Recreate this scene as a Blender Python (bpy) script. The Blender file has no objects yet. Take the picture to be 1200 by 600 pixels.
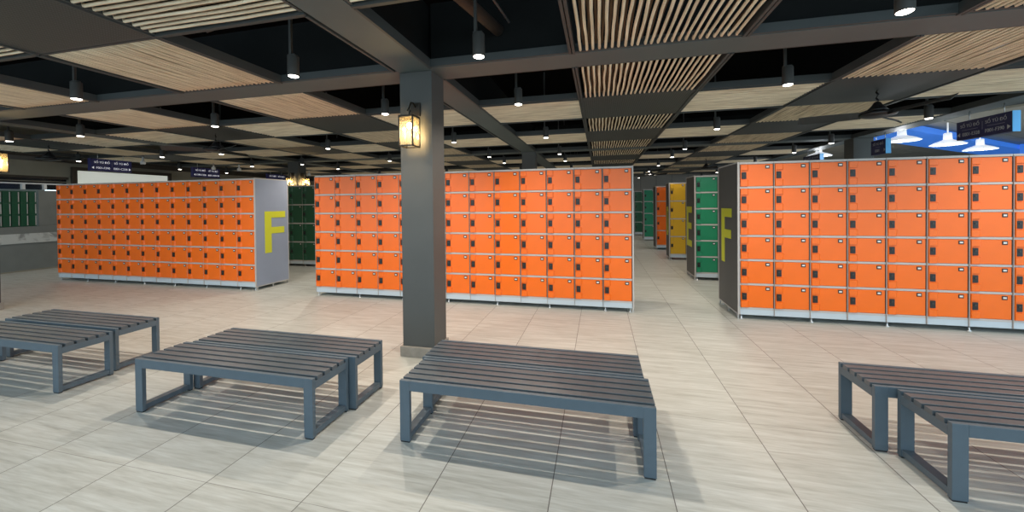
import bpy, bmesh, math, random
from mathutils import Vector, Matrix
random.seed(7)
C = bpy.context.scene.collection
PI = math.pi

# ---------------------------------------------------------------- materials
def new_mat(name):
    m = bpy.data.materials.new(name); m.use_nodes = True
    nt = m.node_tree
    b = nt.nodes['Principled BSDF']
    return m, nt, b

def plain(name, col, rough=.5, metal=0., spec=.5, var=0., scale=8., bump=0., bscale=60.):
    m, nt, b = new_mat(name)
    b.inputs['Base Color'].default_value = (*col, 1)
    b.inputs['Roughness'].default_value = rough
    b.inputs['Metallic'].default_value = metal
    b.inputs['Specular IOR Level'].default_value = spec
    if var or bump:
        tc = nt.nodes.new('ShaderNodeTexCoord')
    if var:
        n = nt.nodes.new('ShaderNodeTexNoise'); n.inputs['Scale'].default_value = scale; n.inputs['Detail'].default_value = 4
        nt.links.new(tc.outputs['Object'], n.inputs['Vector'])
        r = nt.nodes.new('ShaderNodeMapRange')
        r.inputs['From Min'].default_value = .3; r.inputs['From Max'].default_value = .7
        r.inputs['To Min'].default_value = 1 - var; r.inputs['To Max'].default_value = 1 + var
        nt.links.new(n.outputs['Fac'], r.inputs['Value'])
        v = nt.nodes.new('ShaderNodeVectorMath'); v.operation = 'SCALE'
        v.inputs[0].default_value = col
        nt.links.new(r.outputs['Result'], v.inputs['Scale'])
        nt.links.new(v.outputs['Vector'], b.inputs['Base Color'])
    if bump:
        n2 = nt.nodes.new('ShaderNodeTexNoise'); n2.inputs['Scale'].default_value = bscale
        nt.links.new(tc.outputs['Object'], n2.inputs['Vector'])
        bp = nt.nodes.new('ShaderNodeBump'); bp.inputs['Strength'].default_value = bump; bp.inputs['Distance'].default_value = .01
        nt.links.new(n2.outputs['Fac'], bp.inputs['Height'])
        nt.links.new(bp.outputs['Normal'], b.inputs['Normal'])
    return m

def emit(name, col, strength):
    m, nt, b = new_mat(name)
    b.inputs['Base Color'].default_value = (*col, 1)
    b.inputs['Emission Color'].default_value = (*col, 1)
    b.inputs['Emission Strength'].default_value = strength
    return m

M = {}
M['orange'] = plain('orange_plastic', (.90, .158, .006), .30, spec=.5, var=.05, scale=3)
M['green'] = plain('green_plastic', (.010, .22, .105), .38, var=.05, scale=3)
M['dark_green'] = plain('dark_green_plastic', (.012, .085, .042), .3, var=.05, scale=3)
M['yellow'] = plain('yellow_plastic', (.72, .40, .012), .4, var=.05, scale=3)
M['grey_plastic'] = plain('light_grey_plastic', (.50, .47, .45), .45)
M['plinth'] = plain('pale_plinth_plastic', (.52, .60, .66), .4)
M['panel_lit'] = plain('side_panel_lit', (.30, .335, .43), .5, var=.04, scale=2)  # end panels facing the daylight, its bluish brightness put into the colour
M['panel_shaded'] = plain('side_panel_shaded', (.105, .10, .095), .6, var=.05, scale=2)  # same panels facing away from daylight, their shade put into the colour
M['letter'] = plain('letter_yellow', (.66, .65, .035), .5)
M['black'] = plain('black_plastic', (.012, .012, .013), .35)
M['black_matte'] = plain('black_matte', (.003, .0032, .0033), .95, spec=.05)
M['steel'] = plain('brushed_steel', (.6, .6, .6), .3, metal=.9)
M['white'] = plain('white_enamel', (.8, .8, .8), .4)
M['white_label'] = plain('white_label', (.75, .74, .72), .5)
M['bench'] = plain('slate_grey_paint', (.082, .112, .138), .5, var=.05, scale=12)
M['bench_slat'] = plain('slate_slat_paint', (.082, .096, .108), .38, var=.1, scale=9)
M['pillar'] = plain('pillar_grey_paint', (.076, .077, .073), .55, var=.05, scale=3)
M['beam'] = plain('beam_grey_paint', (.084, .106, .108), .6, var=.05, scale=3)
M['beam_shaded'] = plain('beam_side_shade', (.009, .010, .010), .85, spec=.15, var=.1, scale=4)  # shade on the beam sides painted in as near black
M['frame'] = plain('ceiling_frame_paint', (.048, .054, .054), .6)
M['concrete'] = plain('concrete', (.30, .27, .23), .8, var=.12, scale=14, bump=.2)
M['blue'] = emit('blue_beam_glow', (.05, .22, .80), .42)  # glow added because the beam's underside catches too little light
M['sky_edge'] = plain('sky_lit_edge', (.10, .46, .90), .4)  # sky light on the right signs' ends, painted as blue
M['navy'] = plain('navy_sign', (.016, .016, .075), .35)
M['sign_text'] = emit('sign_text_glow', (.80, .80, .85), .5)  # white lettering with added glow to brighten the left signs
M['navy_lit'] = plain('navy_sign_lit', (.035, .035, .16), .35)  # navy made lighter in colour so the left signs look lit
M['sign_rule'] = plain('sign_rule_grey', (.22, .22, .30), .5)
M['duct'] = plain('brown_duct', (.055, .036, .026), .7, var=.1, scale=6)
M['pipe'] = plain('dark_pipe', (.045, .045, .042), .6)
M['lens'] = emit('spot_lens', (1., .93, .82), 9)
M['bulb'] = emit('warm_bulb', (1., .70, .30), 30)
M['bronze'] = plain('bronze_frame', (.035, .028, .02), .45, metal=.4)
M['screen'] = emit('white_screen', (.80, .84, .76), .42)
M['brown'] = plain('dark_brown_wood', (.045, .034, .024), .6, var=.15, scale=10)
M['plaster'] = plain('beige_plaster', (.27, .245, .19), .85, var=.05, scale=4)
M['wall_panel'] = plain('grey_wall_panel', (.23, .22, .20), .8, var=.05, scale=2)
M['low_wall'] = plain('grey_low_wall', (.19, .20, .19), .75, var=.08, scale=3)
M['dark_glass'] = plain('dark_window_glass', (.012, .018, .028), .08, spec=.7)
M['tan_board'] = plain('tan_ceiling_board', (.42, .38, .30), .8, var=.06, scale=2)
M['outer'] = plain('outer_paving', (.4, .38, .35), .8, var=.05, scale=3)

def marble():
    m, nt, b = new_mat('white_marble')
    tc = nt.nodes.new('ShaderNodeTexCoord')
    n = nt.nodes.new('ShaderNodeTexNoise'); n.inputs['Scale'].default_value = 3; n.inputs['Detail'].default_value = 8; n.inputs['Distortion'].default_value = 1.5
    nt.links.new(tc.outputs['Object'], n.inputs['Vector'])
    r = nt.nodes.new('ShaderNodeValToRGB')
    r.color_ramp.elements[0].position = .42; r.color_ramp.elements[0].color = (.30, .30, .29, 1)
    r.color_ramp.elements[1].position = .55; r.color_ramp.elements[1].color = (.58, .59, .57, 1)
    nt.links.new(n.outputs['Fac'], r.inputs['Fac']); nt.links.new(r.outputs['Color'], b.inputs['Base Color'])
    b.inputs['Roughness'].default_value = .25
    return m
M['marble'] = marble()

def floor_mat():
    m, nt, b = new_mat('stone_floor_tiles')
    L = nt.links.new
    tc = nt.nodes.new('ShaderNodeTexCoord')
    sep = nt.nodes.new('ShaderNodeSeparateXYZ'); L(tc.outputs['Object'], sep.inputs[0])
    def math_(op, a, v=None, c=None):
        n = nt.nodes.new('ShaderNodeMath'); n.operation = op
        for i, x in enumerate((a, v, c)):
            if x is None: continue
            if isinstance(x, (int, float)): n.inputs[i].default_value = x
            else: L(x, n.inputs[i])
        return n.outputs[0]
    TX, TY = .6045, 1.209
    u = math_('DIVIDE', math_('ADD', sep.outputs['X'], -.9555 + TX * 60), TX)
    iu = math_('FLOOR', u)
    v = math_('DIVIDE', math_('ADD', sep.outputs['Y'], -1.545 + TY * 40), TY)
    iv = math_('FLOOR', v)
    du = math_('MULTIPLY', math_('PINGPONG', u, .5), TX)
    dv = math_('MULTIPLY', math_('PINGPONG', v, .5), TY)
    gu = math_('LESS_THAN', du, .0026)
    gv = math_('LESS_THAN', dv, .0018)
    # per tile random
    cb = nt.nodes.new('ShaderNodeCombineXYZ'); L(iu, cb.inputs[0]); L(iv, cb.inputs[1])
    wn = nt.nodes.new('ShaderNodeTexWhiteNoise'); wn.noise_dimensions = '2D'; L(cb.outputs[0], wn.inputs['Vector'])
    # streaky travertine, stretched along X, offset per tile
    off = nt.nodes.new('ShaderNodeVectorMath'); off.operation = 'SCALE'; L(wn.outputs['Color'], off.inputs[0]); off.inputs['Scale'].default_value = 7
    add = nt.nodes.new('ShaderNodeVectorMath'); add.operation = 'ADD'; L(tc.outputs['Object'], add.inputs[0]); L(off.outputs[0], add.inputs[1])
    mp = nt.nodes.new('ShaderNodeMapping'); mp.inputs['Scale'].default_value = (1.1, 14, 1); L(add.outputs[0], mp.inputs[0])
    n1 = nt.nodes.new('ShaderNodeTexNoise'); n1.inputs['Scale'].default_value = 1.6; n1.inputs['Detail'].default_value = 7; n1.inputs['Roughness'].default_value = .62; n1.inputs['Distortion'].default_value = .35
    L(mp.outputs[0], n1.inputs['Vector'])
    mp2 = nt.nodes.new('ShaderNodeMapping'); mp2.inputs['Scale'].default_value = (5, 60, 1); L(add.outputs[0], mp2.inputs[0])
    n2 = nt.nodes.new('ShaderNodeTexNoise'); n2.inputs['Scale'].default_value = 1.5; n2.inputs['Detail'].default_value = 3; L(mp2.outputs[0], n2.inputs['Vector'])
    f = math_('MULTIPLY_ADD', n2.outputs['Fac'], .35, math_('MULTIPLY', n1.outputs['Fac'], .75))
    f = math_('ADD', f, math_('MULTIPLY', wn.outputs['Value'], .05))
    r = nt.nodes.new('ShaderNodeValToRGB')
    e = r.color_ramp.elements
    e[0].position = .30; e[0].color = (.288, .285, .258, 1)
    e[1].position = .76; e[1].color = (.565, .575, .545, 1)
    x = e.new(.52); x.color = (.437, .438, .402, 1)
    L(f, r.inputs['Fac'])
    mix = nt.nodes.new('ShaderNodeMix'); mix.data_type = 'RGBA'
    L(math_('MAXIMUM', gu, math_('MULTIPLY', gv, .6)), mix.inputs['Factor'])
    L(r.outputs['Color'], mix.inputs[6]); mix.inputs[7].default_value = (.13, .12, .11, 1)
    L(mix.outputs[2], b.inputs['Base Color'])
    b.inputs['Roughness'].default_value = .42
    b.inputs['Specular IOR Level'].default_value = .35
    bp = nt.nodes.new('ShaderNodeBump'); bp.inputs['Strength'].default_value = .12; bp.inputs['Distance'].default_value = .004
    L(f, bp.inputs['Height']); L(bp.outputs['Normal'], b.inputs['Normal'])
    return m
M['floor'] = floor_mat()

def rope_mat(name, c0, c1):
    m, nt, b = new_mat(name)
    L = nt.links.new
    tc = nt.nodes.new('ShaderNodeTexCoord')
    n = nt.nodes.new('ShaderNodeTexNoise'); n.inputs['Scale'].default_value = 1.0; n.inputs['Detail'].default_value = 3
    mp = nt.nodes.new('ShaderNodeMapping'); mp.inputs['Scale'].default_value = (26, 2.2, 10)
    L(tc.outputs['Object'], mp.inputs[0]); L(mp.outputs[0], n.inputs['Vector'])
    r = nt.nodes.new('ShaderNodeValToRGB')
    r.color_ramp.elements[0].position = .3; r.color_ramp.elements[0].color = (*c0, 1)
    r.color_ramp.elements[1].position = .7; r.color_ramp.elements[1].color = (*c1, 1)
    L(n.outputs['Fac'], r.inputs['Fac']); L(r.outputs['Color'], b.inputs['Base Color'])
    b.inputs['Roughness'].default_value = .85
    w = nt.nodes.new('ShaderNodeTexWave'); w.inputs['Scale'].default_value = 40; w.bands_direction = 'DIAGONAL'
    L(tc.outputs['Object'], w.inputs['Vector'])
    bp = nt.nodes.new('ShaderNodeBump'); bp.inputs['Strength'].default_value = .35; bp.inputs['Distance'].default_value = .004
    L(w.outputs['Fac'], bp.inputs['Height']); L(bp.outputs['Normal'], b.inputs['Normal'])
    return m
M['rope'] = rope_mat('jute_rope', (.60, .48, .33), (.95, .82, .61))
M['rope_shaded'] = rope_mat('jute_rope_shaded', (.10, .060, .032), (.18, .11, .06))  # upper rope layer, colour darkened for the shade between the ropes

def mesh_panel_mat():
    m, nt, b = new_mat('dark_expanded_mesh')
    L = nt.links.new
    tc = nt.nodes.new('ShaderNodeTexCoord')
    w = nt.nodes.new('ShaderNodeTexWave'); w.bands_direction = 'X'; w.inputs['Scale'].default_value = 12
    w2 = nt.nodes.new('ShaderNodeTexWave'); w2.bands_direction = 'Y'; w2.inputs['Scale'].default_value = 20
    L(tc.outputs['Object'], w.inputs['Vector']); L(tc.outputs['Object'], w2.inputs['Vector'])
    mu = nt.nodes.new('ShaderNodeMath'); mu.operation = 'MULTIPLY'; L(w.outputs['Fac'], mu.inputs[0]); L(w2.outputs['Fac'], mu.inputs[1])
    r = nt.nodes.new('ShaderNodeValToRGB')
    r.color_ramp.elements[0].color = (.026, .031, .030, 1); r.color_ramp.elements[1].color = (.085, .096, .090, 1)
    L(mu.outputs[0], r.inputs['Fac']); L(r.outputs['Color'], b.inputs['Base Color'])
    b.inputs['Roughness'].default_value = .6
    return m
M['mesh_panel'] = mesh_panel_mat()

def glass_mat():
    m, nt, b = new_mat('lantern_glass')
    L = nt.links.new
    out = nt.nodes['Material Output']
    t = nt.nodes.new('ShaderNodeBsdfTransparent'); t.inputs['Color'].default_value = (1, .97, .9, 1)
    g = nt.nodes.new('ShaderNodeBsdfGlossy'); g.inputs['Roughness'].default_value = .05
    tr = nt.nodes.new('ShaderNodeBsdfTranslucent'); tr.inputs['Color'].default_value = (1, .85, .55, 1)
    mx0 = nt.nodes.new('ShaderNodeMixShader'); mx0.inputs[0].default_value = .10
    L(t.outputs[0], mx0.inputs[1]); L(tr.outputs[0], mx0.inputs[2])
    mx = nt.nodes.new('ShaderNodeMixShader'); mx.inputs[0].default_value = .06
    L(mx0.outputs[0], mx.inputs[1]); L(g.outputs[0], mx.inputs[2]); L(mx.outputs[0], out.inputs['Surface'])
    return m
M['glass'] = glass_mat()

# ---------------------------------------------------------------- mesh helpers
class MB:
    def __init__(self): self.bm = bmesh.new(); self.mats = []
    def mi(self, m):
        if m not in self.mats: self.mats.append(m)
        return self.mats.index(m)
    def box(self, x0, x1, y0, y1, z0, z1, m, bev=0):
        i = self.mi(m)
        r = bmesh.ops.create_cube(self.bm, size=1)
        vs = r['verts']
        for v in vs:
            v.co = Vector(((x0 + x1) / 2 + v.co.x * (x1 - x0), (y0 + y1) / 2 + v.co.y * (y1 - y0), (z0 + z1) / 2 + v.co.z * (z1 - z0)))
        fs = set(f for v in vs for f in v.link_faces)
        for f in fs: f.material_index = i
        if bev:
            es = set(e for v in vs for e in v.link_edges)
            bmesh.ops.bevel(self.bm, geom=list(es), offset=bev, segments=2, affect='EDGES', profile=.6, material=i)
        return self
    def quad(self, pts, m):
        i = self.mi(m)
        f = self.bm.faces.new([self.bm.verts.new(p) for p in pts]); f.material_index = i
        return self
    def prism(self, poly, axis, a, b, m):
        """extrude a 2-D polygon (list of (p,q)) along axis 'x','y' or 'z' from a to b"""
        i = self.mi(m)
        def P(p, q, t):
            return {'x': (t, p, q), 'y': (p, t, q), 'z': (p, q, t)}[axis]
        A = [self.bm.verts.new(P(p, q, a)) for p, q in poly]
        B = [self.bm.verts.new(P(p, q, b)) for p, q in poly]
        fs = [self.bm.faces.new(A), self.bm.faces.new(B[::-1])]
        n = len(poly)
        for k in range(n):
            fs.append(self.bm.faces.new([A[(k + 1) % n], A[k], B[k], B[(k + 1) % n]]))
        for f in fs: f.material_index = i
        return self
    def lathe(self, prof, m, cx=0, cy=0, seg=20, smooth=True, cap=True):
        """prof: list of (r, z)"""
        i = self.mi(m); rings = []
        for r, z in prof:
            rings.append([self.bm.verts.new((cx + r * math.cos(2 * PI * k / seg), cy + r * math.sin(2 * PI * k / seg), z)) for k in range(seg)])
        for a, b in zip(rings, rings[1:]):
            for k in range(seg):
                f = self.bm.faces.new([a[k], a[(k + 1) % seg], b[(k + 1) % seg], b[k]]); f.material_index = i; f.smooth = smooth
        if cap:
            for rg in (rings[0], rings[-1]):
                f = self.bm.faces.new(rg); f.material_index = i
        return self
    def tube(self, pts, r, m, seg=8, cap=True):
        i = self.mi(m); pts = [Vector(p) for p in pts]; rings = []
        for k, p in enumerate(pts):
            d = (pts[min(k + 1, len(pts) - 1)] - pts[max(k - 1, 0)]).normalized()
            u = d.cross(Vector((0, 0, 1)) if abs(d.z) < .9 else Vector((1, 0, 0))).normalized(); w = d.cross(u)
            rings.append([self.bm.verts.new(p + r * (math.cos(2 * PI * j / seg) * u + math.sin(2 * PI * j / seg) * w)) for j in range(seg)])
        for a, b in zip(rings, rings[1:]):
            for j in range(seg):
                f = self.bm.faces.new([a[j], a[(j + 1) % seg], b[(j + 1) % seg], b[j]]); f.material_index = i; f.smooth = True
        if cap:
            for rg in (rings[0], rings[-1]):
                f = self.bm.faces.new(rg); f.material_index = i
        return self
    def build(self, name, parent=None, loc=None):
        bmesh.ops.recalc_face_normals(self.bm, faces=self.bm.faces[:])
        me = bpy.data.meshes.new(name); self.bm.to_mesh(me); self.bm.free()
        for m in self.mats: me.materials.append(m)
        o = bpy.data.objects.new(name, me); C.objects.link(o)
        if loc is not None: o.location = loc
        if parent is not None: o.parent = parent
        return o

def tag(o, label, cat, group=None):
    o['label'] = label; o['category'] = cat
    if group: o['group'] = group
    return o
def thing(name, label, cat, loc=(0, 0, 0), rz=0, group=None):
    o = bpy.data.objects.new(name, None); C.objects.link(o)
    o.empty_display_size = .1
    o.location = loc; o.rotation_euler = (0, 0, rz)
    return tag(o, label, cat, group)
def struct(o):
    o['kind'] = 'structure'; return o
def copy_tree(o, parent=None):
    c = o.copy(); C.objects.link(c)
    if parent is not None: c.parent = parent
    for ch in o.children: copy_tree(ch, c)
    return c
ORD = ['first', 'second', 'third', 'fourth', 'fifth', 'sixth', 'seventh', 'eighth', 'ninth', 'tenth', 'eleventh', 'twelfth', 'thirteenth']

# ---------------------------------------------------------------- camera
HC = 1.483
F, TH, V0, ROLL, PITCH = 435.02, .231841, 242.884, -.009916, .010619
def make_camera():
    s, c = math.sin(TH), math.cos(TH); cp, sp = math.cos(PITCH), math.sin(PITCH); cr, sr = math.cos(ROLL), math.sin(ROLL)
    R0 = Vector((c, s, 0)); D0 = Vector((0, 0, -1)); F0 = Vector((-s, c, 0))
    Dn = D0 * cp - F0 * sp; Fw = D0 * sp + F0 * cp
    Rt = R0 * cr - Dn * sr; D2 = R0 * sr + Dn * cr
    m = Matrix((( Rt.x, -D2.x, -Fw.x, 0), (Rt.y, -D2.y, -Fw.y, 0), (Rt.z, -D2.z, -Fw.z, HC), (0, 0, 0, 1)))
    cd = bpy.data.cameras.new('camera'); cd.sensor_width = 36; cd.sensor_fit = 'HORIZONTAL'; cd.lens = F / 1200 * 36
    cd.shift_y = (V0 - 300) / 1200
    cd.clip_start = .02; cd.clip_end = 200
    o = bpy.data.objects.new('camera', cd); C.objects.link(o); o.matrix_world = m
    bpy.context.scene.camera = o
    def pj(X, Y, Z):
        v = Vector((X, Y, Z - HC)); z = v.dot(Fw)
        if z < .05: return None
        return 600 + F * v.dot(Rt) / z, V0 + F * v.dot(D2) / z
    return pj
pj = make_camera()
def in_view(x0, x1, y0, y1, z0, z1, mar=30):
    pts = []
    n = 6
    for i in range(n + 1):
        for j in range(n + 1):
            for z in (z0, z1):
                p = pj(x0 + (x1 - x0) * i / n, y0 + (y1 - y0) * j / n, z)
                if p: pts.append(p)
    return any(-mar < u < 1200 + mar and -mar < v < 600 + mar for u, v in pts)

# ---------------------------------------------------------------- setting
ZC = 2.76           # underside of ceiling grid
XB = [(-8.9, -8.55), (-1.885, -1.55), (5.12, 5.47)]          # beams running front to back
YB = [(3.235, 3.555), (9.105, 9.425), (14.975, 15.295)]
XL, XR, YN, YF = -13.15, 5.47, -.8, 19.2
struct(MB().box(XL, 24, -7, 26, -.12, 0, M['floor']).build('floor'))
struct(MB().box(XL - .3, XR + .05, YN, YF + .3, 3.72, 3.85, M['black_matte']).build('ceiling'))
# back wall with panel seams
b = MB()
w = .72; x = XL
while x < 7.5:
    b.box(x + .008, min(x + w, 7.5) - .008, YF, YF + .1, .0, 3.7, M['wall_panel']); x += w
b.box(XL, 7.5, YF + .03, YF + .2, 0, 3.7, M['frame'])
struct(b.build('wall_back'))
def beam(name, x0, x1, y0, y1, along):
    b = MB()
    b.box(x0, x1, y0, y1, ZC, ZC + .022, M['beam'])
    i = .035
    if along == 'y':
        b.box(x0 + i, x1 - i, y0, y1, ZC + .02, ZC + .62, M['beam_shaded'])
        for xx in (x0, x1 - .02): b.box(xx, xx + .02, y0, y1, ZC + .02, ZC + .06, M['frame'])
    else:
        b.box(x0, x1, y0 + i, y1 - i, ZC + .02, ZC + .62, M['beam_shaded'])
        for yy in (y0, y1 - .02): b.box(x0, x1, yy, yy + .02, ZC + .02, ZC + .06, M['frame'])
    return struct(b.build(name))
for x0, x1 in XB: beam('ceiling_beam', x0, x1, YN, YF - .005, 'y')
spans = [(XL, -8.902), (-8.548, -1.887), (-1.548, 5.118)]
for y0, y1 in YB:
    for x0, x1 in spans: beam('ceiling_beam', x0, x1, y0, y1, 'x')
# pillars
def pillar(x0, x1, y0, y1):
    b = MB()
    b.box(x0, x1, y0, y1, .09, ZC - .001, M['pillar'], .006)
    b.box(x0 - .018, x1 + .018, y0 - .024, y1 + .02, 0, .1, M['concrete'], .004)
    return struct(b.build('pillar'))
for x0, x1 in XB:
    for y0, y1 in ((3.28, 3.56), (9.11, 9.42), (14.98, 15.29)):
        if (x0, y0) == (5.12, 3.28): continue
        pillar(x0, x1, y0, y1)

# left wall with low counter, marble band, window strip
b = MB()
b.box(XL - .25, XL - .05, -4, YF, 2.26, 3.7, M['plaster'])
b.box(XL - .05, XL + .03, -4, YF, 2.62, 2.76, M['brown'])
b.box(XL - .25, XL - .05, 6.65, YF, 0, 2.3, M['plaster'])
struct(b.build('wall_left'))
b = MB()
b.box(XL - .2, XL, -4, 6.64, .03, .66, M['low_wall'])
b.box(XL - .2, XL + .02, -4, 6.64, .66, .885, M['marble'])
b.box(XL - .2, XL - .004, -4, 6.64, .885, 1.045, M['low_wall'])
struct(b.build('wall_counter'))
struct(MB().box(XL, XL + .025, -4, 6.6, 0, .03, M['plaster']).build('baseboard_left'))
b = MB()
b.box(XL - 1.0, XL - .95, -4, 6.64, .9, 2.3, M['low_wall'])
struct(b.build('wall_recess'))
# window strip above the green lockers
w1 = MB()
w1.box(XL - .2, XL - .12, -4, 6.63, 1.93, 2.2, M['dark_glass'])
wo = struct(w1.build('window_1'))
b = MB()
b.box(XL - .2, XL - .05, -4, 6.63, 2.2, 2.26, M['brown'])
b.box(XL - .2, XL - .04, -4, 6.63, 2.055, 2.085, M['white'])
b.box(XL - .2, XL - .05, -4, 6.63, 2.125, 2.14, M['plaster'])
for yy in (4.2, 5.05, 5.85, 6.2): b.box(XL - .19, XL - .05, yy, yy + .05, 1.93, 2.06, M['white'])
b.build('window_frame', wo)
# outer area to the right: tan boards, blue soffit
def rot_pts(o, ang):
    c, s = math.cos(ang), math.sin(ang)
    return lambda p, q: (o[0] + p * c - q * s, o[1] + p * s + q * c)
A = math.radians(39)
b = MB()
R = rot_pts((6.6, 9.8), A)
for i in range(-3, 7):
    for j in range(-6, 4):
        p0, p1, q0, q1 = i * 2.4 + .02, i * 2.4 + 2.38, j * 1.2 + .9, j * 1.2 + 2.08
        pts = [R(p0, q0), R(p1, q0), R(p1, q1), R(p0, q1)]
        if min(p[0] for p in pts) < 5.56 or min(p[1] for p in pts) < 6.6: continue
        b.prism(pts, 'z', 3.16, 3.2, M['tan_board'])
pp = [(5.56, 6.5), (24, 6.5), (24, 26), (5.56, 26)]
b.prism(pp, 'z', 3.2, 3.3, M['frame'])
struct(b.build('ceiling_outer'))
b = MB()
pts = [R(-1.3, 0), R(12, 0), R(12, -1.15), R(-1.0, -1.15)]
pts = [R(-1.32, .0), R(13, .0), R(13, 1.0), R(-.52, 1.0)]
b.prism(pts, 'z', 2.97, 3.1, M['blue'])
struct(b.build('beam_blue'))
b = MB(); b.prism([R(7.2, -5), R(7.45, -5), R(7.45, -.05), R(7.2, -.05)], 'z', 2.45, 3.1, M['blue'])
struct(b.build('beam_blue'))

struct(MB().box(5.6, 26, 19.4, 19.6, 0, 3.3, M['brown']).build('wall_outer'))
# ---------------------------------------------------------------- ceiling cells
DX = 1.33; DY = 1.11
COLS = []   # (x0, x1, kind, phrase)
def cols_from(x0, n, kinds): return [(x0 + i * DX, x0 + (i + 1) * DX, kinds[i]) for i in range(n)]
right = cols_from(-1.55, 5, 'BABAB')
left = cols_from(-8.55, 5, 'BABAB')
far = cols_from(-8.9 - 3.2 * DX, 3, 'BAB')[0:3]
far = [(-8.9 - (k + 1) * DX, -8.9 - k * DX, 'BAB'[k]) for k in range(3)]
for k, c in enumerate(right): COLS.append((*c, f'{ORD[k]} strip right of the lantern pillar'))
for k, c in enumerate(reversed(left)): COLS.append((*c, f'{ORD[k]} strip left of the lantern pillar'))
for k, c in enumerate(far): COLS.append((*c, f'{ORD[k + 5]} strip left of the lantern pillar'))
ROWS = []   # (y0, y1, parity, phrase)
for k in range(3): ROWS.append((3.235 - (k + 1) * DY, 3.235 - k * DY, k % 2, f'{ORD[k]} row in front of the cross beam'))
for bi, y in enumerate((3.555, 9.425)):
    for k in range(5): ROWS.append((y + k * DY, y + (k + 1) * DY, k % 2, f'{ORD[k + 5 * bi]} row behind the cross beam'))
for k in range(3): ROWS.append((15.295 + k * DY, 15.295 + (k + 1) * DY, k % 2, f'{ORD[k + 10]} row behind the cross beam'))

rnd = random.Random(3)
def rope_mesh(lx, ly, along, seed):
    """ropes filling lx x ly, centred; origin at z=0 underside"""
    r_ = random.Random(seed)
    b = MB()
    W, Ln = (lx, ly) if along == 'y' else (ly, lx)
    pitch = .0515; n = int((W - .05) / pitch)
    s0 = -(n - 1) * pitch / 2
    for layer in (0, 1):
        for k in range(n if layer == 0 else n - 1):
            s = s0 + k * pitch + (pitch / 2 if layer else 0)
            pts = []
            ph = r_.uniform(0, 6.3); am = r_.uniform(.001, .004)
            sag = r_.uniform(.0, .008)
            for t in range(9):
                q = -Ln / 2 + .03 + (Ln - .06) * t / 8
                d = am * math.sin(ph + t * 1.1) + r_.uniform(-.0012, .0012)
                z = (.014 if layer == 0 else .062) - sag * (1 - (2 * t / 8 - 1) ** 2) + r_.uniform(-.001, .001)
                pts.append((s + d, q, z) if along == 'y' else (q, s + d, z))
            if layer == 0:   # rope ends turn up over the frame
                a, e = pts[0], pts[-1]
                up = lambda p, sg: ((p[0], p[1] + sg * .018, .055) if along == 'y' else (p[0] + sg * .018, p[1], .055))
                pts = [up(a, -1)] + pts + [up(e, 1)]
            b.tube(pts, .0118 if layer == 0 else .0105, M['rope'] if layer == 0 else M['rope_shaded'], seg=6, cap=False)
    return b
def frame_mesh(lx, ly):
    b = MB(); t = .022; e = .004
    X, Y = lx / 2 - e, ly / 2 - e
    z0, z1 = -.008, .075
    b.box(-X, -X + t, -Y, Y, z0, z1, M['frame']); b.box(X - t, X, -Y, Y, z0, z1, M['frame'])
    b.box(-X + t, X - t, -Y, -Y + t, z0 + .012, z1, M['frame']); b.box(-X + t, X - t, Y - t, Y, z0 + .012, z1, M['frame'])
    return b
protos = {}
def rope_panel(cx, cy, along, var, label):
    key = ('rope', along, var)
    lx, ly = (DX, DY) if along == 'y' else (DY, DX)
    if key not in protos:
        o = thing('rope_ceiling_panel', label, 'ceiling panel')
        rope_mesh(lx, ly, 'y', 11 + var).build('ropes', o)
        frame_mesh(lx, ly).build('panel_frame', o)
        protos[key] = o
    else:
        o = copy_tree(protos[key]); tag(o, label, 'ceiling panel')
    o.location = (cx, cy, ZC); o.rotation_euler = (0, 0, 0 if along == 'y' else PI / 2)
    o['group'] = 'rope ceiling panels'
    return o
def dark_panel(cx, cy, label):
    if 'dark' not in protos:
        o = thing('dark_mesh_ceiling_panel', label, 'ceiling panel', (cx, cy, ZC))
        MB().box(-DX / 2 + .026, DX / 2 - .026, -DY / 2 + .026, DY / 2 - .026, .004, .02, M['mesh_panel']).build('mesh_sheet', o)
        frame_mesh(DX, DY).build('panel_frame', o)
        protos['dark'] = o
    else:
        o = copy_tree(protos['dark']); o.location = (cx, cy, ZC); tag(o, label, 'ceiling panel')
    o['group'] = 'dark mesh ceiling panels'
    return o
spot_data = bpy.data.lights.new('spot_beam', 'SPOT')
SPOT_W = 95
spot_data.energy = SPOT_W; spot_data.color = (1., .89, .75); spot_data.spot_size = math.radians(150); spot_data.spot_blend = .9; spot_data.shadow_soft_size = .018
spot_dim = spot_data.copy(); spot_dim.energy = SPOT_W * .28
def pendant(cx, cy, label):
    if 'pend' not in protos:
        o = thing('pendant_spotlight', label, 'pendant light', (cx, cy, 2.6))
        b = MB(); b.lathe([(.036, .0), (.045, .0), (.046, .006), (.046, .165), (.042, .172), (.02, .172)], M['pipe'], seg=20); b.build('housing', o)
        b = MB(); b.lathe([(.0, -.010), (.030, -.009), (.040, -.003), (.040, .004)], M['lens'], seg=18, cap=False); b.build('lens', o)
        b = MB(); b.box(-.034, -.012, -.011, .011, .17, 1.118, M['pipe']); b.box(-.04, .03, -.02, .02, .168, .185, M['pipe'])
        b.build('stem', o)
        l = bpy.data.objects.new('bulb', spot_data); C.objects.link(l); l.parent = o; l.location = (0, 0, -.03)
        protos['pend'] = o
    else:
        o = copy_tree(protos['pend']); o.location = (cx, cy, 2.6); tag(o, label, 'pendant light')
    for ch in o.children:
        if ch.type == 'LIGHT': ch.data = spot_dim if cy > 7 or cx < -6.5 else spot_data
    o['group'] = 'pendant spotlights in the open ceiling bays'
    return o
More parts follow.
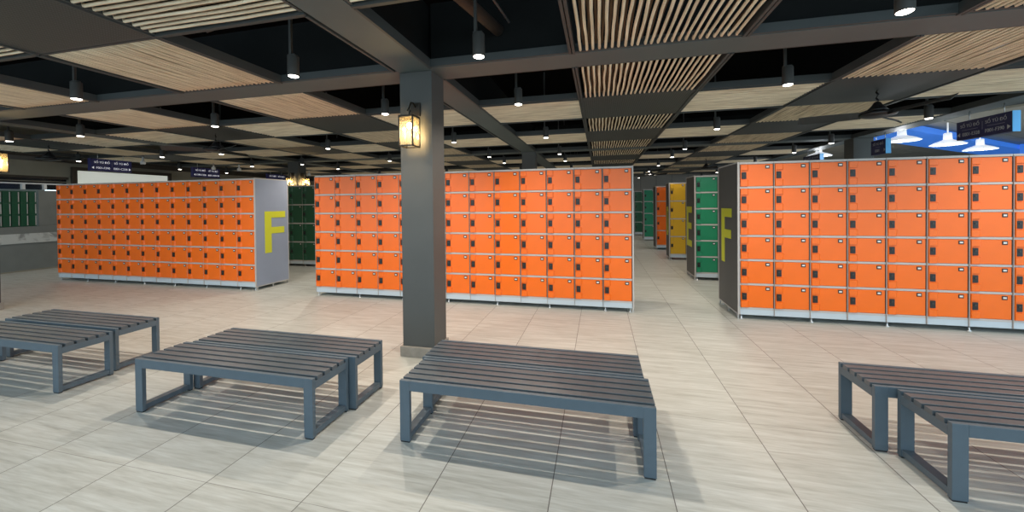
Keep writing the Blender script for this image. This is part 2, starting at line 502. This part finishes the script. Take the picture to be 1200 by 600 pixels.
# open bays get a frame of angle bars that belongs to the ceiling
def bay_frame(cx, cy):
    if 'bay' not in protos:
        protos['bay'] = struct(frame_mesh(DX, DY).build('ceiling_bay_frame', None, (cx, cy, ZC)))
    else:
        o = protos['bay'].copy(); C.objects.link(o); o.location = (cx, cy, ZC)
for x0, x1, kind, cp in COLS:
    for y0, y1, par, rp in ROWS:
        vis = in_view(x0, x1, y0, y1, ZC, ZC + .08)
        cx, cy = (x0 + x1) / 2, (y0 + y1) / 2
        if kind == 'B' and par == 0:
            if not in_view(cx - .1, cx + .1, cy - .1, cy + .1, 2.6, 2.8, 60) and not vis: continue
            pendant(cx, 2.7 if abs(cy - 2.68) < .1 else cy, f'pendant spotlight in {rp}, {cp}'.replace('the cross', 'cross').replace('the lantern', 'lantern'))
            bay_frame(cx, cy)
            continue
        if not vis: continue
        if kind == 'A' and par == 1:
            dark_panel(cx, cy, f'dark mesh ceiling panel, {rp}, {cp}')
        else:
            al = 'y' if kind == 'A' else 'x'
            rope_panel(cx, cy, al, (round(cx * 3) + round(cy * 3)) % 3, f'rope ceiling panel, {rp}, {cp}')

# services above the open bays
tag(MB().tube([(-1.16, -.6, 3.05), (-1.12, 2.2, 3.05), (-.88, 3.265, 3.05)], .052, M['duct'], seg=16).build('duct_pipe'),
    'brown round duct pipe above the open bay right of the lantern pillar', 'pipe')
tag(MB().tube([(-.84, -.6, 3.03), (-.82, 2.2, 3.03), (-.74, 3.1, 3.03)], .009, M['steel'], seg=8).build('conduit'),
    'thin grey conduit running beside the brown duct pipe', 'pipe')
k = 0
for (xa, ya, xb, yb) in [(-4.9, 2.2, -5.6, 3.1), (-1.1, 3.7, -.2, 4.5), (1.4, 3.7, 2.3, 4.5), (-3.0, 2.3, -2.1, 3.1), (-6.0, 2.2, -5.2, 3.1), (4.0, 3.7, 5.0, 4.5)]:
    o = MB().tube([(xa, ya, 2.86), (xb, yb, 3.6)], .016, M['pipe'], seg=6).build('roof_brace'); o['kind'] = 'structure'

# ---------------------------------------------------------------- lockers
CW = .382
def letter_polys(ch):
    """unit boxes (x0,x1,z0,z1) in 0..1 x 0..1"""
    if ch == 'F': return [(0, .31, 0, 1), (.31, 1, .845, 1), (.31, .94, .46, .615)]
    if ch == 'E': return [(0, .31, 0, 1), (.31, 1, .845, 1), (.31, .94, .44, .595), (.31, 1, 0, .155)]
    if ch == 'D': return [(0, .31, 0, 1), (.31, .8, .845, 1), (.31, .8, 0, .155), (.72, 1, .1, .9)]
    if ch == 'C': return [(0, .31, .08, .92), (.15, 1, .845, 1), (.15, 1, 0, .155)]
    return []
def door_builder(h, mat):
    """door front faces -Y, origin at its lower left; body 0..-0.02"""
    b = MB()
    A0, A1 = .0105, .375
    # raised left band, sloped step down to the main panel; a pocket for the lock cuts through the band
    xs = [A0, A0 + .003, .018, .022, .086, .103, .371, A1]
    ys0 = [-.012, -.023, -.024, -.024, -.024, -.006, -.006, -.002]
    ys1 = [-.012, -.023, -.024, -.006, -.006, -.006, -.006, -.002]
    rows = [(0, ys0), (.005, ys0), (h * .285, ys0), (h * .30, ys1), (h * .72, ys1), (h * .735, ys0), (h - .005, ys0), (h, ys0)]
    i = b.mi(mat); V = []
    for z, ys in rows:
        inset = .006 if z in (0, h) else 0
        V.append([b.bm.verts.new((x, min(y + inset, .0), z)) for x, y in zip(xs, ys)])
    for a, c in zip(V, V[1:]):
        for k in range(len(xs) - 1):
            f = b.bm.faces.new([a[k], a[k + 1], c[k + 1], c[k]]); f.material_index = i
    # sides back to y=+.02
    loop = [v for v in V[0]] + [r[-1] for r in V[1:]] + [v for v in reversed(V[-1][:-1])] + [r[0] for r in reversed(V[1:-1])]
    bk = [b.bm.verts.new((v.co.x, .02, v.co.z)) for v in loop]
    n = len(loop)
    for k in range(n):
        f = b.bm.faces.new([loop[k], bk[k], bk[(k + 1) % n], loop[(k + 1) % n]]); f.material_index = i
    return b
def make_tower(label, mat, n, depth, group, far_=False):
    t = thing('locker_tower', label, 'locker', group=group)
    ztop = 1.967; zp = .14; z0 = .058
    tier = (1.952 - zp) / n
    b = MB()
    b.box(.002, CW - .002, .016, depth, zp, 1.952, M['grey_plastic'])
    for k in range(n): b.box(.003, CW - .003, -.002, .03, zp + k * tier - .012, zp + k * tier + .013, M['grey_plastic'])
    b.box(.0005, .0038, -.013, .03, z0 + .004, 1.95, M['grey_plastic']); b.box(.0038, .0125, -.001, .03, zp, 1.95, M['black']); b.box(CW - .0095, CW - .0025, -.001, .03, zp, 1.95, M['black'])  # black bars paint in the darkness of the gaps between columns
    b.box(.002, CW - .002, -.004, depth, 1.942, ztop, M['grey_plastic'], .002)
    b.build('carcass', t)
    MB().box(.002, CW - .002, .0, depth, z0, zp - .002, M['plinth'], .003).build('plinth', t)
    h = tier - .028
    dm = door_builder(h, mat)
    d0 = None
    for k in range(n):
        z = zp + k * tier + .0135
        if d0 is None:
            d0 = dm.build('door', t, (0, .004, z))
            l = MB(); l.box(.026, .078, -.017, -.004, h * .5 - .042, h * .5 + .042, M['black'], .004)
            l.tube([(.052, -.016, h * .5 + .012), (.052, -.022, h * .5 + .012)], .010, M['pipe'], seg=10)
            l.build('lock', d0)
            p = MB(); p.box(.289, .337, -.010, -.004, h - .056, h - .014, M['black'], .002); p.box(.298, .328, -.011, -.0095, h - .044, h - .026, M['white_label'])
            p.build('number_plate', d0)
        else:
            d = copy_tree(d0, t); d.location = (0, .004, z)
    return t
def add_foot(t, x, y, visible=True):
    b = MB(); b.lathe([(.022, 0), (.024, .004), (.012, .014), (.009, .02), (.009, .062)], M['steel'], seg=12)
    o = b.build('foot', t, (x, y, 0)); return o
def bank(x0, y0, n, mat, tiers, depth, bank_phrase, colour, group, letter=None, end=None, from_right=False):
    proto = None
    for k in range(n):
        j = n - 1 - k if from_right else k
        lab = f'{colour} {["","","","","four-door","five-door","six-door"][tiers]} locker tower, {ORD[j]} from the {"right" if from_right else "left"} in {bank_phrase}'
        if proto is None:
            t = proto = make_tower(lab, mat, tiers, depth, group)
        else:
            t = copy_tree(proto); tag(t, lab, 'locker', group)
        t.location = (x0 + k * CW, y0, 0)
    ft = None
    for k, t in enumerate([o for o in list(C.objects) if o.parent is None and o.get('group') == group and o.name.startswith('locker_tower')]):
        spots = [(.028, .03), (.028, depth - .04)] if k % 2 == 0 else [(CW - .03, depth * .5)]
        if k == n - 1: spots.append((CW - .028, .03))
        for s in spots:
            if ft is None: ft = add_foot(t, *s)
            else:
                f = ft.copy(); C.objects.link(f); f.parent = t; f.location = (s[0], s[1], 0)
    return proto
def end_panel(x, side, y0, y1, mat, letter, ly0, ly1, lz0, lz1, label):
    """side +1: panel faces +X at x; -1: faces -X"""
    o = thing('end_panel', label, 'locker end panel', (x, (y0 + y1) / 2, 0))
    b = MB(); yc = (y0 + y1) / 2
    a, c = (0.001, .018) if side > 0 else (-.018, -.001)
    b.box(a, c, y0 - yc, y1 - yc, .062, 1.967, mat)
    b.build('board', o)
    b = MB()
    e = .008
    for p, q, zz0, zz1 in ((y0 - .004, y0 + .012, .06, 1.97), (y1 - .012, y1 + .004, .06, 1.97), (y0, y1, .055, .072), (y0, y1, 1.955, 1.972)):
        if zz1 - zz0 < .1: b.box(min(a, c) - (.002 if side < 0 else 0), max(a, c) + (.002 if side > 0 else 0), p + .012 - yc, q - .012 - yc, zz0, zz1, M['grey_plastic'])
        else: b.box(min(a, c) - (.002 if side < 0 else 0), max(a, c) + (.002 if side > 0 else 0), p - yc, q - yc, zz0, zz1, M['grey_plastic'])
    b.build('edge_trim', o)
    fo = MB()
    for yy in (y0 + .03, (y0 + y1) / 2, y1 - .03):
        fo.box(min(a, c) , max(a, c), yy - .012 - yc, yy + .012 - yc, 0, .063, M['steel'])
    fo.build('glide', o)
    if letter:
        b = MB()
        for p0, p1, z0, z1 in letter_polys(letter):
            if side > 0: Y0, Y1 = ly0 + p0 * (ly1 - ly0), ly0 + p1 * (ly1 - ly0); X0, X1 = .018, .022
            else: Y0, Y1 = ly1 - p1 * (ly1 - ly0), ly1 - p0 * (ly1 - ly0); X0, X1 = -.022, -.018
            b.box(X0, X1, Y0 - yc, Y1 - yc, lz0 + z0 * (lz1 - lz0), lz0 + z1 * (lz1 - lz0), M['letter'])
        L_ = b.build('letter', o); L_['label'] = f'yellow letter {letter}'
    return o
bank(-10.835, 5.275, 13, M['orange'], 6, .70, 'the left bank', 'orange', 'orange lockers of the left bank')
bank(-4.546, 5.19, 13, M['orange'], 6, .76, 'the middle bank', 'orange', 'orange lockers of the middle bank')
bank(1.703, 5.184, 9, M['orange'], 6, .76, 'the right bank', 'orange', 'orange lockers of the right bank')
end_panel(-10.835 + 13 * CW, 1, 5.27, 5.975, M['panel_lit'], 'F', 5.46, 5.905, .63, 1.38, 'daylit grey end panel with yellow F on the left orange locker bank')
end_panel(1.703, -1, 5.18, 5.95, M['panel_shaded'], 'F', 5.40, 5.81, .645, 1.385, 'shaded grey end panel with yellow F on the right orange locker bank')
end_panel(-4.546 + 13 * CW, 1, 5.185, 5.95, M['panel_lit'], None, 0, 0, 0, 0, 'grey end panel closing the right side of the middle orange bank')
# rows behind
bank(1.755, 7.59, 4, M['green'], 6, .66, 'the right green bank', 'green', 'green lockers behind the right bank')
end_panel(1.755, -1, 7.585, 8.25, M['panel_shaded'], 'E', 7.80, 8.33 - .12, .60, 1.385, 'shaded grey end panel with yellow E on the green locker bank')
bank(1.745, 10.17, 3, M['yellow'], 4, .42, 'the yellow bank', 'yellow', 'yellow lockers')
end_panel(1.745, -1, 10.165, 10.59, M['panel_shaded'], 'D', 10.25, 10.5, .62, 1.36, 'shaded grey end panel with yellow D on the yellow locker bank')
bank(1.715, 12.24, 2, M['orange'], 4, .56, 'the far bank', 'orange', 'orange lockers behind the yellow bank')
end_panel(1.715, -1, 12.235, 12.8, M['panel_shaded'], None, 0, 0, 0, 0, 'shaded end panel of the far orange bank behind the yellow lockers')
bank(1.66, 15.02, 2, M['green'], 4, .4, 'the distant bank', 'green', 'distant green lockers')
end_panel(1.66, -1, 15.015, 15.42, M['panel_shaded'], None, 0, 0, 0, 0, 'shaded end panel of the distant green bank')
bank(1.52, 17.36, 2, M['dark_green'], 4, .4, 'the farthest bank', 'dark green', 'farthest green lockers')
end_panel(1.52, -1, 17.355, 17.76, M['panel_shaded'], None, 0, 0, 0, 0, 'shaded end panel of the farthest bank by the back wall')
bank(-7.02 - 2 * CW, 7.605, 5, M['dark_green'], 4, .66, 'the bank behind left F', 'dark green', 'dark green lockers behind the left bank')

# green lockers on the ledge at the left wall (doors face +X)
def ledge_tower(label):
    t = thing('ledge_locker_tower', label, 'locker', group='green lockers on the left ledge')
    MB().box(-.35, -.012, -.066, .066, 0, .845, M['dark_green']).build('carcass', t)
    d0 = None
    for k in range(3):
        z = .005 + k * .28
        if d0 is None:
            d0 = MB().box(-.012, .004, -.0625, .0625, 0, .27, M['dark_green'], .003).build('door', t, (0, 0, z))
            MB().box(.004, .012, .036, .052, .02, .25, M['grey_plastic'], .002).build('highlight_strip', d0)  # pale strip painted in for the reflection along the door ridge
        else:
            d = copy_tree(d0, t); d.location = (0, 0, z)
    return t
pr = None
for k in range(9):
    lab = f'dark green locker tower on the left wall ledge, {ORD[k]} from its end panel'
    if pr is None: t = pr = ledge_tower(lab)
    else: t = copy_tree(pr); tag(t, lab, 'locker', 'green lockers on the left ledge')
    t.location = (XL - .16, 6.06 - k * .135, 1.046)
e = thing('ledge_end_panel', 'grey panel right of the green lockers on the left ledge', 'panel', (XL - .1, 6.4, 1.046))
MB().box(-.05, .0, -.27, .235, 0, .86, M['low_wall']).build('board', e)
b = MB()
for z in (.17, .37): b.box(.0, .006, .12, .225, z, z + .085, M['letter'])
lt = b.build('letter', e); lt['label'] = 'yellow letter strokes'

# ---------------------------------------------------------------- screen on the left wall
s = thing('wall_screen', 'white lit screen in a dark brown frame on the left wall', 'screen', (XL + .02, 7.78, 1.95))
MB().box(0, .02, -1.04, 1.03, -.35, .487, M['screen']).build('screen_face', s)
b = MB()
b.box(-.02, .06, -1.13, -1.04, -.4, .575, M['brown']); b.box(-.02, .06, 1.03, 1.12, -.4, .575, M['brown'])
b.box(-.02, .06, -1.04, 1.03, .487, .575, M['brown']); b.box(-.02, .06, -1.04, 1.03, -.4, -.35, M['brown'])
b.build('frame', s)

# ---------------------------------------------------------------- hanging signs
def text_mesh(txt, size, parent, loc, rot, mat, align='CENTER', sx=1.0):
    cu = bpy.data.curves.new('text', 'FONT'); cu.body = txt; cu.size = size; cu.align_x = align; cu.extrude = .001
    tmp = bpy.data.objects.new('text', cu); C.objects.link(tmp)
    dg = bpy.context.evaluated_depsgraph_get()
    me = bpy.data.meshes.new_from_object(tmp.evaluated_get(dg))
    bpy.data.objects.remove(tmp)
    me.materials.clear(); me.materials.append(mat)
    o = bpy.data.objects.new('lettering', me); C.objects.link(o); o.parent = parent; o.location = loc; o.rotation_euler = rot; o.scale = (sx, 1, 1)
    return o
M['sign_text_dim'] = plain('sign_text_shaded', (.42, .42, .44), .5)  # white lettering greyed in colour for the right signs in shade
def sign(x, y0, y1, z0, z1, face, l1, l2, label):
    """face: +1 text reads from +X side, -1 from -X side"""
    yc, zc = (y0 + y1) / 2, (z0 + z1) / 2; hw, hh = (y1 - y0) / 2, (z1 - z0) / 2
    o = thing('hanging_sign', label, 'sign', (x, yc, z0), 0, 'navy hanging direction signs')
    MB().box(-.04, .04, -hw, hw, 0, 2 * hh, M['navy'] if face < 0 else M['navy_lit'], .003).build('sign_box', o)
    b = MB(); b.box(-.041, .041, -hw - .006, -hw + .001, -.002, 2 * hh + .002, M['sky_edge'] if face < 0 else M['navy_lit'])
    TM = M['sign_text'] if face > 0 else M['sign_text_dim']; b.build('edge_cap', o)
    for yy in (-hw * .62, hw * .62): MB().tube([(0, yy, 2 * hh), (0, yy, ZC - z0 + .002)], .006, M['steel'], seg=6).build('hanger', o)
    rot = (PI / 2, 0, PI / 2) if face > 0 else (PI / 2, 0, -PI / 2)
    s = face
    X = face * .0425
    W = hw
    for side, code in ((-1, l1), (1, l2)):
        if not code: continue
        yl = s * side * W * .47 if l1 and l2 else 0
        text_mesh('SỐ TỦ ĐỒ', .062, o, (X, yl, hh * 1.28), rot, TM)
        text_mesh(code, .070, o, (X, yl + s * (.018 if side < 0 else -.018), hh * .36), rot, TM, sx=.86)
        b = MB(); b.box(X - .0008, X + .0008, yl - W * .3, yl + W * .3, hh * .98, hh * .98 + .006, M['sign_rule']); b.build('rule', o)
        # arrow
        ya = s * side * W * .92
        t = .028
        pts = [(ya + s * side * .012, hh * .36 + .024), (ya - s * side * t, hh * .36 + .055), (ya - s * side * t, hh * .36 - .007)]
        b = MB(); b.prism(pts, 'x', X - .001, X + .001, TM); b.build('arrow', o)
    if not (l1 and l2): return o
    b = MB(); b.box(X - .0008, X + .0008, -.003, .003, hh * .75, hh * 1.6, M['sign_rule']); b.build('divider', o)
    return o
sign(5.3, 6.24, 7.02, 2.36, 2.63, -1, 'E001-E328', 'F001-F390', 'navy hanging sign reading E001-E328 and F001-F390 above the right orange bank')
sign(5.3, 8.45, 8.84, 2.36, 2.64, -1, '', 'E001', 'navy hanging sign in front of the far right pillar')
sign(5.3, 10.6, 11.36, 2.36, 2.63, -1, 'C001-C238', 'D001-D238', 'farther navy hanging sign behind the far right pillar')
sign(-11.55, 6.16, 6.94, 2.345, 2.63, 1, 'F001-F390', 'E001-C238', 'navy hanging sign above the white wall screen')
sign(-11.55, 8.40, 9.18, 2.345, 2.63, 1, 'F390-C238', 'B001-A004', 'navy hanging sign above the middle of the left orange bank')
sign(-11.55, 10.9, 11.68, 2.345, 2.63, 1, 'D001-C238', 'B001-A004', 'small distant navy sign beyond the left end panel')

# ---------------------------------------------------------------- ceiling fans
def make_fan(label):
    o = thing('ceiling_fan', label, 'ceiling fan', (0, 0, 2.45), group='black ceiling fans')
    b = MB(); pts = [(.012 * math.sin(t * 1.6), 0, .165 + .018 * t) for t in range(0, 9)]
    b.tube(pts, .011, M['black'], seg=8); b.build('hook_rod', o)
    b = MB(); b.lathe([(.012, .175), (.03, .165), (.05, .13), (.085, .09), (.10, .065)], M['black'], seg=24); b.build('canopy', o)
    b = MB(); b.lathe([(.10, .066), (.15, .05), (.175, .03), (.165, .012), (.11, -.004), (.03, -.012), (.0, -.012)], M['black'], seg=28, cap=False); b.build('motor', o)
    b0 = None
    for k in range(3):
        if b0 is None:
            b = MB()
            i = b.mi(M['pipe']); pr_ = [(.14, .028), (.22, .045), (.3, .062), (.5, .07), (.68, .062), (.74, .04)]
            up_, lo = [], []
            for r, h in pr_:
                up_.append((b.bm.verts.new((r, -h, .0)), b.bm.verts.new((r, h, .06))))
                lo.append((b.bm.verts.new((r, -h, -.008)), b.bm.verts.new((r, h, .052))))
            for q in range(len(pr_) - 1):
                for A_ in (up_, lo):
                    b.bm.faces.new([A_[q][0], A_[q + 1][0], A_[q + 1][1], A_[q][1]])
                for s_ in (0, 1):
                    b.bm.faces.new([up_[q][s_], up_[q + 1][s_], lo[q + 1][s_], lo[q][s_]])
            for q in (0, -1): b.bm.faces.new([up_[q][0], up_[q][1], lo[q][1], lo[q][0]])
            b0 = b.build('blade', o)
        else:
            c = b0.copy(); C.objects.link(c); c.parent = o
            c.rotation_euler = (0, 0, k * 2 * PI / 3)
    return o
fans = [((3.155, 5.2), 'black ceiling fan under the dark mesh panel above the right orange bank', -75),
        ((-6.6, 5.2), 'black ceiling fan above the left orange bank', -20),
        ((-10.9, 5.2), 'black ceiling fan near the left wall, above left end of the orange bank', 10),
        ((3.12, 12.2), 'distant black ceiling fan above the green locker bank', 40),
        ((1.85, 14.6), 'most distant black ceiling fan above the aisle', 70)]
fp = None
for (x, y), lab, rz in fans:
    if fp is None: f = fp = make_fan(lab)
    else: f = copy_tree(fp); tag(f, lab, 'ceiling fan')
    f.location = (x, y, 2.45); f.rotation_euler = (0, 0, math.radians(rz))

# ---------------------------------------------------------------- wall lanterns
lan_light = bpy.data.lights.new('lantern_glow', 'POINT'); lan_light.energy = 11; lan_light.color = (1, .70, .34); lan_light.shadow_soft_size = .03
def make_lantern(label):
    """origin on the wall, sticks out along -Y, z=0 at lantern bottom"""
    o = thing('wall_lantern', label, 'wall lamp', (0, 0, 0))
    W, D0, D1, H = .073, -.205, -.06, .28
    b = MB(); t = .006
    for x in (-W, W - 2 * t):
        for y in (D0, D1 - 2 * t):
            b.box(x, x + 2 * t, y, y + 2 * t, 0, H, M['bronze'])
    for z in (0, H - .012):
        b.box(-W, W, D0, D0 + 2 * t, z, z + .012, M['bronze']); b.box(-W, W, D1 - 2 * t, D1, z, z + .012, M['bronze'])
        b.box(-W, -W + 2 * t, D0, D1, z, z + .012, M['bronze']); b.box(W - 2 * t, W, D0, D1, z, z + .012, M['bronze'])
    b.box(-W, W, D0, D1, H, H + .006, M['bronze'])
    b.build('cage', o)
    b = MB(); g = .004
    b.quad([(-W + g, D0 + g, .01), (W - g, D0 + g, .01), (W - g, D0 + g, H - .01), (-W + g, D0 + g, H - .01)], M['glass'])
    b.quad([(-W + g, D1 - g, .01), (W - g, D1 - g, .01), (W - g, D1 - g, H - .01), (-W + g, D1 - g, H - .01)], M['glass'])
    b.quad([(-W + g, D0 + g, .01), (-W + g, D1 - g, .01), (-W + g, D1 - g, H - .01), (-W + g, D0 + g, H - .01)], M['glass'])
    b.quad([(W - g, D0 + g, .01), (W - g, D1 - g, .01), (W - g, D1 - g, H - .01), (W - g, D0 + g, H - .01)], M['glass'])
    b.build('glass_panes', o)
    yc = (D0 + D1) / 2
    b = MB(); b.box(-.05, .05, -.018, 0, .31, .44, M['bronze'], .006); b.build('wall_plate', o)
    b = MB(); b.tube([(0, -.018, .40), (0, -.06, .43), (0, -.1, .42), (0, yc, .37), (0, yc, .285)], .008, M['bronze'], seg=8)
    b.tube([(0, yc, .30), (.02, yc - .01, .33), (.0, yc - .01, .36), (-.02, yc, .34)], .006, M['bronze'], seg=6); b.build('arm', o)
    b = MB()
    for dx, dy, r, z in ((0, 0, .026, .20), (-.042, -.02, .014, .165), (.042, .02, .014, .17)):
        b.lathe([(.004, z - r * 1.3), (r * .8, z - r * .7), (r, z), (r * .75, z + r * .7), (r * .2, z + r * 1.15), (.001, z + r * 1.2)], M['bulb'], cx=dx, cy=yc + dy, seg=14)
    b.build('bulb', o)
    b = MB()
    for dx, dy in ((0, 0), (-.042, -.02), (.042, .02)): b.lathe([(.009, .012), (.009, .145), (.006, .15)], M['plaster'], cx=dx, cy=yc + dy, seg=10)
    b.build('candle', o)
    l = bpy.data.objects.new('glow', lan_light); C.objects.link(l); l.parent = o; l.location = (0, yc, .12)
    return o
lp = make_lantern('lit glass and bronze lantern on the front of the near grey pillar')
lp.location = (-1.715, 3.28, 2.015)
for loc, rz, lab in (((-8.55, 3.505, 2.0), 90, 'glowing lantern at the far left edge, on the left pillar'),
                     ((-8.725, 9.11, 2.0), 0, 'distant lit lantern on the front of the far left pillar'),
                     ((-8.55, 9.26, 2.0), 90, 'distant lit lantern on the right side of the far left pillar')):
    o = copy_tree(lp); tag(o, lab, 'wall lamp'); o.location = loc; o.rotation_euler = (0, 0, math.radians(rz))

# ---------------------------------------------------------------- cameras and outer lamps
def make_cctv(label):
    o = thing('ceiling_camera', label, 'security camera', group='white security cameras')
    b = MB(); b.lathe([(.05, .0), (.05, .02), (.02, .03), (.02, .138)], M['white'], seg=16); b.build('bracket', o)
    b = MB(); b.lathe([(.005, -.07), (.05, -.06), (.055, -.02), (.055, .0)], M['white'], seg=16); b.build('body', o)
    b = MB(); b.lathe([(.0, -.078), (.03, -.074), (.038, -.06)], M['black'], seg=14, cap=False); b.build('lens', o)
    return o
cp_ = None
for (u, loc, lab) in ((145, (-11.3, 7.05, 2.63), 'white security camera beside the navy sign above the wall screen'),
                      (238, (-11.2, 8.75, 2.63), 'white security camera above the second navy sign at left'),
                      (262, (-10.9, 9.3, 2.63), 'white security camera right of the second navy sign at left'),
                      (328, (-10.4, 11.6, 2.63), 'white security camera near the far left pillar')):
    if cp_ is None: o = cp_ = make_cctv(lab)
    else: o = copy_tree(cp_); tag(o, lab, 'security camera')
    o.location = loc
M['shade'] = emit('white_shade', (.9, .93, .95), .55)
shade_light = bpy.data.lights.new('shade_glow', 'POINT'); shade_light.energy = 45; shade_light.color = (.93, .97, 1); shade_light.shadow_soft_size = .05
def make_highbay(label):
    o = thing('pendant_shade_lamp', label, 'pendant light', group='white shade lamps beyond the right beam')
    b = MB(); b.lathe([(.28, 0), (.285, .012), (.20, .06), (.10, .10), (.075, .115)], M['shade'], seg=28); b.build('shade', o)
    b = MB(); b.lathe([(.07, .115), (.065, .25), (.05, .262)], M['shade'], seg=18); b.build('housing', o)
    l = bpy.data.objects.new('bulb', shade_light); C.objects.link(l); l.parent = o; l.location = (0, 0, -.03)
    b = MB(); b.tube([(0, 0, .26), (0, 0, .50)], .012, M['shade'], seg=8); b.build('stem', o)
    return o
hp = None
for loc, lab in (((6.0, 9.2, 2.67), 'white dish lamp just beyond the beam, left of the three by the blue beam'),
                 ((7.45, 10.15, 2.67), 'white dish lamp in the middle of the three by the blue beam'),
                 ((9.0, 11.4, 2.67), 'white dish lamp below the right navy sign'),
                 ((5.78, 11.7, 2.67), 'white dish lamp between the far navy sign and the right pillar')):
    if hp is None: o = hp = make_highbay(lab)
    else: o = copy_tree(hp); tag(o, lab, 'pendant light')
    o.location = loc

# ---------------------------------------------------------------- benches
BL, BD, BH = 1.51, .345, .388
def make_bench(label):
    o = thing('slatted_bench', label, 'bench', group='grey slatted benches')
    lw, rt = .066, .026
    # front and back hoop: leg, rail, leg in one welded frame split into legs and rail
    for y0 in (0, BD - rt):
        MB().box(lw, BL - lw, y0, y0 + rt, BH - .064, BH - .002, M['bench'], .002).build('long_rail', o)
    first = None
    for x in (0, BL - lw):
        for y0 in (0, BD - rt):
            if first is None:
                first = MB().box(0, lw, 0, rt, .008, BH - .002, M['bench'], .002)
                first.box(.004, lw - .004, .002, rt - .002, 0, .01, M['black'])
                first = first.build('leg', o, (x, y0, 0))
            else:
                l = first.copy(); C.objects.link(l); l.parent = o; l.location = (x, y0, 0)
    for x in (0, BL - lw):
        MB().box(x, x + lw, rt, BD - rt, BH - .075, BH - .026, M['bench'], .002).build('end_rail', o)
        MB().box(x + .006, x + lw - .006, rt, BD - rt, .014, .05, M['bench'], .002).build('floor_rail', o)
    n = 4; gap = .0185; y = rt + gap; wsl = (BD - 2 * rt - 5 * gap) / 4
    s0 = None
    for k in range(n):
        if s0 is None: s0 = MB().box(.001, BL - .001, 0, wsl, BH - .028, BH, M['bench_slat'], .002).build('slat', o, (0, y, 0))
        else:
            s_ = s0.copy(); C.objects.link(s_); s_.parent = o; s_.location = (0, y, 0)
        y += wsl + gap
    return o
benches = [(-1.224, 2.08, 'grey slatted bench nearest the camera, right front of the lantern pillar'),
           (-1.248, 2.437, 'grey slatted bench behind the nearest one, touching the pillar side'),
           (-3.28, 1.972, 'grey slatted bench left of the pillar, front one of the pair'),
           (-3.232, 2.330, 'grey slatted bench left of the pillar, back one of the pair'),
           (-5.715, 2.03, 'grey slatted bench at the left edge, front one of the pair'),
           (-5.775, 2.425, 'grey slatted bench at the left edge, back one of the pair'),
           (1.67, 2.247, 'grey slatted bench at the right edge, front one of the pair'),
           (1.57, 2.605, 'grey slatted bench at the right edge, back one of the pair')]
bp_ = None
for x, y, lab in benches:
    if bp_ is None: o = bp_ = make_bench(lab)
    else: o = copy_tree(bp_); tag(o, lab, 'bench', 'grey slatted benches')
    o.location = (x, y, 0)

# ---------------------------------------------------------------- light
sc = bpy.context.scene
wd = bpy.data.worlds.new('sky'); sc.world = wd; wd.use_nodes = True
bg = wd.node_tree.nodes['Background']
bg.inputs['Color'].default_value = (.69, .88, 1.0, 1); bg.inputs['Strength'].default_value = 2.0
sc.view_settings.view_transform = 'Standard'
sc.view_settings.look = 'None'
sc.view_settings.exposure = 0.0
sc.cycles.max_bounces = 6
sc.cycles.diffuse_bounces = 4
sc.cycles.sample_clamp_indirect = 6
sc.cycles.use_light_tree = True
